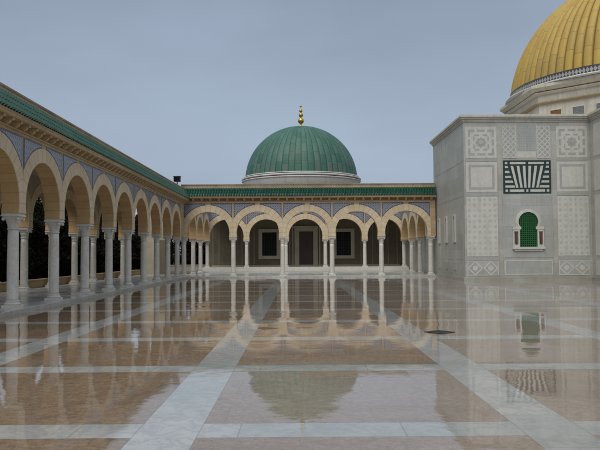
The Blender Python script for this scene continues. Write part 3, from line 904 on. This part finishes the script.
# black and white fan panel
K = 3.04/434; zt = 7.50; hz = 303*K
b = MB(); face(b, -1.52, 1.52, zt-hz, zt, .020); po = b.build('fan_panel', M['black'], maus)
tag(po, 'dark green and white fan shaped inlay panel')
g = MB()
def Z(y): return zt-(y-92)*K
def wr(a, b_, y0, y1): face(g, a*K, b_*K, Z(y1), Z(y0), .028, .019)
for s_ in (-1, 1):
    def sw(a, b_, y0, y1):
        p, q = sorted((s_*a, s_*b_)); wr(p, q, y0, y1)
    sw(12, 155, 108, 127); sw(177, 199, 108, 127)
    for y, inner in ((153, 172), (198, 160), (243, 145), (286, 130), (331, 112)):
        poly(g, [(s_*199*K, Z(y-10)), (s_*(inner+3)*K, Z(y-10)), (s_*(inner-3)*K, Z(y+10)), (s_*199*K, Z(y+10))], .028, .019)
    for a, b_, c_, d_ in ((14,38,7,27),(69,93,42,63),(125,149,80,101)):
        poly(g, [(s_*a*K, Z(143)), (s_*b_*K, Z(143)), (s_*d_*K, Z(342)), (s_*c_*K, Z(342))], .028, .019)
    sw(28, 160, 358, 380); sw(176, 198, 358, 380)
wr(-9, 9, 358, 380)
g.build('fan_inlay', M['lightmarble'], po)

# horseshoe window
WZ0, WR, WC = 2.0, .62, 3.58
def hs_outline(r, zc, jw, z0, n=26, zs=3.28):
    a0 = math.asin((zs-zc)/r)
    return [(jw, z0), (jw, zs)]+[(r*math.cos(a0+(PI-2*a0)*i/n), zc+r*math.sin(a0+(PI-2*a0)*i/n)) for i in range(n+1)]+[(-jw, zs), (-jw, z0)]
b = MB(); poly(b, hs_outline(WR, WC, .56, WZ0), .012+.004, .008); win = b.build('window', M['greendark'], maus)
tag(win, 'green grilled horseshoe window')
g = MB()
def halfw(z):
    if z < 3.28: return .56
    q = WR*WR-(z-WC)**2
    return math.sqrt(q) if q > 0 else 0
def zr(u):
    return WC+math.sqrt(max(0, WR*WR-u*u))
for i in range(-4, 5):
    u = i*.122
    face(g, u-.024, u+.024, WZ0+.01, zr(abs(u)+.024)-.01, .050, .030)
for j in range(1, 17):
    z = WZ0+j*.13
    w_ = min(halfw(z-.024), halfw(z+.024))
    if w_ > .05: face(g, -w_+.005, w_-.005, z-.024, z+.024, .056, .034)
g.build('window_grille', M['greenpaint'], win)
# marble surround: ring + jambs, recessed look by standing proud
g = MB(); n = 30; a0 = math.asin((3.28-WC)/WR)
for i in range(n):
    a, b_ = a0+(PI-2*a0)*i/n, a0+(PI-2*a0)*(i+1)/n
    for (r0, r1, d) in ((WR, WR+.09, .13), (WR+.09, WR+.145, .085), (WR+.145, WR+.19, .05)):
        poly(g, [(r0*math.cos(a), WC+r0*math.sin(a)), (r1*math.cos(a), WC+r1*math.sin(a)), (r1*math.cos(b_), WC+r1*math.sin(b_)), (r0*math.cos(b_), WC+r0*math.sin(b_))], d)
for k in (-1, 1):
    a, b_ = sorted((k*.56, k*.66)); face(g, a, b_, WZ0, 3.10, .13)
    a, b_ = sorted((k*.47, k*.98)); face(g, a, b_, 3.102, 3.275, .14)
    a, b_ = sorted((k*.90, k*.97)); face(g, a, b_, WZ0, 3.10, .10)
    a, b_ = sorted((k*.663, k*.897)); face(g, a, b_, WZ0, WZ0+.15, .12); face(g, a, b_, 2.98, 3.10, .12)
face(g, -1.02, 1.02, 1.86, 1.998, .17); face(g, -.90, .90, 1.74, 1.858, .09)
g.build('window_surround', M['lightmarble'], win)
for k in (-1, 1):
    g = MB(); g.lathe([(.058,WZ0+.152),(.064,2.2),(.064,2.9),(.058,2.978)], C0+k*.78, -.10, 16); g.build('columnette', M['redmarble'], win)

# side wall: three slit windows and panel joints
for (y0, z0, z1) in ((2.9,2.5,4.10),(5.55,2.5,4.10),(8.05,2.5,4.10)):
    X = rx(BX0)
    b = MB(); b.box(X-.012, X-.002, y0-.2, y0+.2, z0, z1); w = b.build('slit_window', M['glass'], maus)
    g = MB()
    g.box(X-.09, X-.002, y0-.36, y0-.203, z0-.14, z1+.14); g.box(X-.09, X-.002, y0+.203, y0+.36, z0-.14, z1+.14)
    g.box(X-.09, X-.002, y0-.2, y0+.2, z0-.14, z0-.003); g.box(X-.09, X-.002, y0-.2, y0+.2, z1+.003, z1+.14)
    g.build('slit_frame', M['lightmarble'], w)
    g = MB(); g.box(X-.012-.02, X-.002, y0-.35, y0+.35, .5, 2.2); g.build('slab_relief', M['greymarble'], maus)
m = MB(); X = rx(BX0)
for z in (1.25, 5.3, 7.5): m.box(X-.012, X-.002, .2, 9.2, z-.03, z+.03)
for y in (.5, 4.2, 6.9): m.box(X-.010, X-.002, y-.03, y+.03, .12, 9.9)
m.build('slab_joints', M['greymarble'], maus)
# wing front face and side decoration (first panel only is in sight)
m = MB(); X = rx(18.55)
for (z0, z1) in ((7.66, 9.66), (5.49, 7.40), (1.42, 5.20), (.20, 1.13)):
    m.box(X-.014, X-.002, -4.75, -.55, z0, z1)
m.build('wing_panel', M['lightmarble'], maus)

# octagonal drum
OCY = 54.5-BY0
def octa(r, z0, z1, mb, cx=0, cy=OCY, r1=None):
    r1 = r1 or r
    a = [(cx+r*math.cos(R_(22.5+45*i)), cy+r*math.sin(R_(22.5+45*i)), z0) for i in range(8)]
    b = [(cx+r1*math.cos(R_(22.5+45*i)), cy+r1*math.sin(R_(22.5+45*i)), z1) for i in range(8)]
    mb.quad(*a[::-1]); mb.quad(*b)
    for i in range(8):
        j = (i+1) % 8; mb.quad(a[i], a[j], b[j], b[i])
m = MB(); octa(9.75, 10.3, 12.30, m); m.build('octagonal_drum', M['drum'], maus)
for nm, parts, mt in (('drum_cornice', ((9.84,12.471,12.98,9.84),(9.95,12.981,13.10,10.12),(10.12,13.101,13.16,10.14)), 'drum'),
                      ('lower_shadow_course', ((9.90,12.301,12.40,10.02),(10.02,12.401,12.47,10.02)), 'drumshade'),  # course coloured brown to stand in for the frieze's shadow line
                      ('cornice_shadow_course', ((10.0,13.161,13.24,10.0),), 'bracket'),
                      ('upper_cornice', ((10.12,13.241,13.45,10.38),(10.44,13.451,13.66,10.44),(10.3,13.661,13.74,10.2)), 'drum')):
    m = MB()
    for r0, z0, z1, r1 in parts: octa(r0, z0, z1, m, r1=r1)
    m.build(nm, M[mt], maus)
# windows of the drum, four per side on the three faces in sight
for fi in (3, 4, 5):
    a1 = R_(22.5+45*fi); a2 = R_(22.5+45*(fi+1))
    p1 = Vector((9.75*math.cos(a1), OCY+9.75*math.sin(a1), 0)); p2 = Vector((9.75*math.cos(a2), OCY+9.75*math.sin(a2), 0))
    d = (p2-p1); L = d.length; d.normalize(); nrm = Vector((d.y, -d.x, 0))
    ang = math.atan2(d.y, d.x)
    for wi, t in enumerate((.17, .39, .61, .83)):
        c = p1+d*L*t
        mt = 'amber' if (fi, wi) in ((4, 0), ) else 'shutter'
        b = MB(); b.box(-.40, .40, -.03, .02, 10.55, 11.78); w = b.build('drum_window', M[mt], maus)
        w.location = c; w.rotation_euler = (0, 0, ang)
        g = MB(); g.box(-.50, -.403, -.07, -.002, 10.5, 11.9); g.box(.403, .50, -.07, -.002, 10.5, 11.9); g.box(-.40, .40, -.07, -.002, 11.783, 11.9)
        g.build('drum_window_frame', M['drum'], w)
        if mt == 'shutter':
            g = MB()
            for q in range(12): g.box(-.39, .39, -.05, -.028, 10.6+q*.1, 10.655+q*.1)
            g.build('louvres', M['shutter'], w)
# round base ring with mosaic band
m = MB(); m.lathe([(9.5,13.7),(9.95,13.71),(9.95,13.80),(9.62,13.84),(9.60,13.90),(9.4,13.91)], 0, OCY, 128); m.build('dome_base_moulding', M['white'], maus)
m = MB(); nb = 230
for i in range(nb):
    a, b_ = 2*PI*i/nb, 2*PI*(i+1)/nb
    for (r0, z0, v0, r1, z1, v1) in ((9.52, 13.90, 0., 9.55, 14.38, 1.),):
        m.quad((r0*math.cos(a), OCY+r0*math.sin(a), z0), (r0*math.cos(b_), OCY+r0*math.sin(b_), z0), (r1*math.cos(b_), OCY+r1*math.sin(b_), z1), (r1*math.cos(a), OCY+r1*math.sin(a), z1),
               uvs=[(i, v0), (i+1, v0), (i+1, v1), (i, v1)])
    m.quad((9.55*math.cos(a), OCY+9.55*math.sin(a), 14.38), (9.55*math.cos(b_), OCY+9.55*math.sin(b_), 14.38), (9.1*math.cos(b_), OCY+9.1*math.sin(b_), 14.41), (9.1*math.cos(a), OCY+9.1*math.sin(a), 14.41), uvs=[(i,.99),(i+1,.99),(i+1,.99),(i,.99)])
m.build('mosaic_band', M['band'], maus)
gd = gore_dome(9.40, 13.30, 14.38, 84, 1.45, cz=1.02, bulge=.19, seg=6, nv=36).build('dome', M['domegold'], maus, recalc=False)
gd.location = (0, OCY, 0)

# ------------------------------------------------------------------ small things
dr = thing('drain_cover', 'small dark square drain cover lying in the wet courtyard floor', 'drain cover', (3.08, 15.6, -.13), R_(38)); dr.scale = (.84, .84, 1)
m = MB()
for k in (-1, 1):
    a, b = sorted((k*.23, k*.28)); m.box(a, b, -.28, .28, .001, .016); m.box(-.229, .229, a, b, .001, .016)
m.box(-.229, .229, -.229, .229, .001, .005)
m.build('rim', M['drain'], dr)
for i in range(-4, 5):
    m = MB(); m.box(-.228, .228, i*.05-.013, i*.05+.013, .0055, .014); m.build('bar', M['drain'], dr)

fl = thing('floodlight', 'black floodlight box standing on roof corner above left arcade', 'floodlight', (-9.2, 53.2, 6.77))
m = MB(); m.box(-.24, .24, -.20, .20, .40, .80); m.box(-.27, .27, -.24, .22, .76, .82); m.build('housing', M['blackmetal'], fl, bevel=.02)
m = MB(); m.box(-.20, .20, -.215, -.205, .45, .73); m.build('lens', M['glass'], fl)
m = MB(); m.box(-.035, .035, -.035, .035, 0, .40); m.box(-.1, .1, -.1, .1, -.0, .03); m.build('stand', M['blackmetal'], fl)

# low garden walls
gw = MB(); gw.box(-.12, .12, 0, 47, -.02, .36); gw.box(-.17, .17, -.02, 47, .361, .42)
o = gw.build('garden_wall', M['stone_dark']); o.location = (-13.52, 12.5, -.2+.2)
tag(o, 'low tan stone wall running behind garden side arcade on the left', 'wall')
gw = MB(); gw.box(0, 9.0, -.15, .15, -.02, .55); gw.box(-.02, 9.0, -.2, .2, .551, .64)
o = gw.build('garden_wall', M['frame']); o.location = (-18.4, 72.3, -.2+.2)
tag(o, 'low pale wall left of domed hall beyond the side arcade', 'wall')
ew = thing('end_wall', 'short sandstone wall with brown door closing end of left gallery', 'wall', (-12.2, 60.0, 0))
m = MB(); m.box(-1.1, 1.05, 0, .35, 0, 5.6); m.build('masonry', M['plaster'], ew)
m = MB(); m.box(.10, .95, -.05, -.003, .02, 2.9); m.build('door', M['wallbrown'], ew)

# ------------------------------------------------------------------ trees
def foliage(seed, h, r, n, kind):
    rnd = random.Random(seed); m = MB()
    lumps = [(rnd.uniform(0, 2*PI), rnd.uniform(.15, .95), rnd.uniform(.15, .4)) for _ in range(9)]
    for i in range(n):
        t = rnd.random()**.8
        z = h*(.06+.94*t)
        if kind == 'cypress': env = r*(min(1, t*5)**.5)*(1-t**2.2)**.8+.03
        else: env = r*math.sin(PI*min(1, .15+t*.85))**.6
        a = rnd.uniform(0, 2*PI)
        bump_ = 1
        for la, lt, lr in lumps:
            dd = math.cos(a-la)*.5+.5
            if abs(t-lt) < .12: bump_ += lr*dd*(1-abs(t-lt)/.12)
        rr = env*bump_*(.55+.45*math.sqrt(rnd.random()))*.85
        c = Vector((rr*math.cos(a), rr*math.sin(a), z))
        s_ = rnd.uniform(.06, .13)*(1.3 if kind != 'cypress' else 1)
        ax = Vector((rnd.gauss(0, 1), rnd.gauss(0, 1), rnd.gauss(0, 1)+.8)).normalized()
        bx = ax.orthogonal().normalized(); bx.rotate(Matrix.Rotation(rnd.uniform(0, 2*PI), 3, ax))
        m.quad(c-bx*s_*.5, c+ax*s_*1.1-bx*s_*.3, c+ax*s_*2.1, c+ax*s_*1.1+bx*s_*.5+bx*s_*.2)
    return m
protos = []
for i, (h, r, n, kd) in enumerate(((5.6,.95,5200,'cypress'),(6.6,.85,5200,'cypress'),(4.7,1.25,5600,'bush'),(5.9,1.0,5000,'cypress'))):
    rt = thing('garden_tree', 'dark tree', 'tree', (0,0,-.4))
    c = foliage(11+i, h, r, n, kd).build('crown', M['leaf' if kd == 'cypress' else 'leaf2'], rt, weld=False, recalc=False)
    t_ = MB(); t_.lathe([(.14,-.1),(.10,h*.4),(.03,h*.85)], n=8); t_.build('trunk', M['bark'], rt)
    protos.append(rt)
used = [False]*4
spots = []
y = 24.0; i = 0
rnd = random.Random(5)
while y < 86:
    spots.append((-16.3+rnd.uniform(-.5, .5)-(.0 if y < 62 else 0), y, [0, 2, 1, 3, 2][i % 5])); y += rnd.uniform(1.35, 1.75); i += 1
nl = len(spots)
for x in (-17.2, -16.0, -14.9, -13.7, -12.5, -11.3, -10.35): spots.append((x, 75.5+rnd.uniform(-.4, .4), rnd.choice([0, 2, 3])))
kinds = ['slim pointed dark cypress', 'tall narrow dark cypress', 'rounded dark evergreen bush tree', 'broad pointed dark cypress']
for j, (x, y, k) in enumerate(spots):
    if not used[k]: o = protos[k]; used[k] = True
    else: o = copy_tree(protos[k])
    o.location = (x, y, -.42); o.rotation_euler.z = rnd.uniform(0, 6.28); sc = rnd.uniform(.88, 1.12); o.scale = (sc*1.05, sc*1.05, sc*rnd.uniform(.9, 1.08))
    o['label'] = kinds[k]+(' in the hedge row behind the left arcades' if j < nl else ' beyond low pale wall left of domed hall')
    o['group'] = 'dark evergreens in the garden hedge' if j < nl else 'evergreens beyond the low pale wall'

# ------------------------------------------------------------------ camera
cam = bpy.data.cameras.new('camera'); co = bpy.data.objects.new('camera', cam); COL.objects.link(co)
S.camera = co
cam.sensor_width = 36; cam.lens = 36*705/600
cam.clip_end = 6000; cam.clip_start = .05
co.location = (0, 0, 1.6)
pitch = math.atan((254.6-225)/705); yaw = math.atan(1/705); roll = .0065
Rm = Matrix.Rotation(-yaw, 3, 'Z') @ Matrix.Rotation(PI/2+pitch, 3, 'X') @ Matrix.Rotation(-roll, 3, 'Z')
co.rotation_euler = Rm.to_euler()

# ------------------------------------------------------------------ light
W = bpy.data.worlds.new('World'); S.world = W; W.use_nodes = True
nt = W.node_tree; N = nt.nodes; Lk = nt.links
for n in list(N): N.remove(n)
out = N.new('ShaderNodeOutputWorld'); bg = N.new('ShaderNodeBackground')
sky = N.new('ShaderNodeTexSky'); sky.sky_type = 'NISHITA'; sky.sun_disc = False
SUN_EL, SUN_AZ = R_(55), R_(200)      # azimuth measured from +Y clockwise
sky.sun_elevation = SUN_EL; sky.sun_rotation = SUN_AZ; sky.air_density = 1.0; sky.dust_density = 4
tc = N.new('ShaderNodeTexCoord'); sp_ = N.new('ShaderNodeSeparateXYZ'); Lk.new(tc.outputs['Generated'], sp_.inputs[0])
rp = N.new('ShaderNodeValToRGB'); e = rp.color_ramp.elements
stops = [(0.0, (2.72,3.30,4.05)), (.12, (2.62,3.18,3.95)), (.24, (2.30,2.80,3.52)), (.36, (2.03,2.48,3.15)), (.6, (3.2,3.6,4.2)), (1, (4.9,5.2,5.7))]
while len(e) < len(stops): e.new(.5)
for q, (p_, c) in zip(e, stops): q.position = p_; q.color = tuple(v/6 for v in c)+(1,)
mp = N.new('ShaderNodeMath'); mp.operation = 'MULTIPLY'; mp.inputs[1].default_value = 1.0
nz_ = N.new('ShaderNodeTexNoise'); nz_.inputs['Scale'].default_value = 1.6; nz_.inputs['Detail'].default_value = 5; nz_.inputs['Roughness'].default_value = .5
mpg = N.new('ShaderNodeMapping'); mpg.inputs['Scale'].default_value = (1, 1, 2.8); Lk.new(tc.outputs['Generated'], mpg.inputs[0]); Lk.new(mpg.outputs[0], nz_.inputs['Vector'])
Lk.new(sp_.outputs[2], rp.inputs[0])
mul = N.new('ShaderNodeMix'); mul.data_type = 'RGBA'; mul.blend_type = 'MULTIPLY'; mul.inputs[0].default_value = 1
mr = N.new('ShaderNodeMapRange'); mr.inputs[1].default_value = .3; mr.inputs[2].default_value = .7; mr.inputs[3].default_value = 5.1; mr.inputs[4].default_value = 6.9
Lk.new(nz_.outputs[0], mr.inputs[0]); Lk.new(rp.outputs[0], mul.inputs[6]); Lk.new(mr.outputs[0], mul.inputs[7])
mx = N.new('ShaderNodeMix'); mx.data_type = 'RGBA'; mx.inputs[0].default_value = .94
Lk.new(sky.outputs[0], mx.inputs[6]); Lk.new(mul.outputs[2], mx.inputs[7])
Lk.new(mx.outputs[2], bg.inputs[0]); bg.inputs[1].default_value = .125
Lk.new(bg.outputs[0], out.inputs[0])
sun = bpy.data.lights.new('sun', 'SUN'); sun.energy = 1.8; sun.angle = R_(50); sun.color = (1, .96, .9)
so = bpy.data.objects.new('sun', sun); COL.objects.link(so)
d = Vector((math.sin(SUN_AZ)*math.cos(SUN_EL), math.cos(SUN_AZ)*math.cos(SUN_EL), math.sin(SUN_EL)))
so.rotation_euler = d.to_track_quat('Z', 'Y').to_euler(); so.location = (0, -20, 40)

S.view_settings.view_transform = 'Standard'; S.view_settings.look = 'None'; S.view_settings.exposure = .10; S.view_settings.gamma = 1
S.view_settings.use_curve_mapping = False
S.cycles.max_bounces = 8
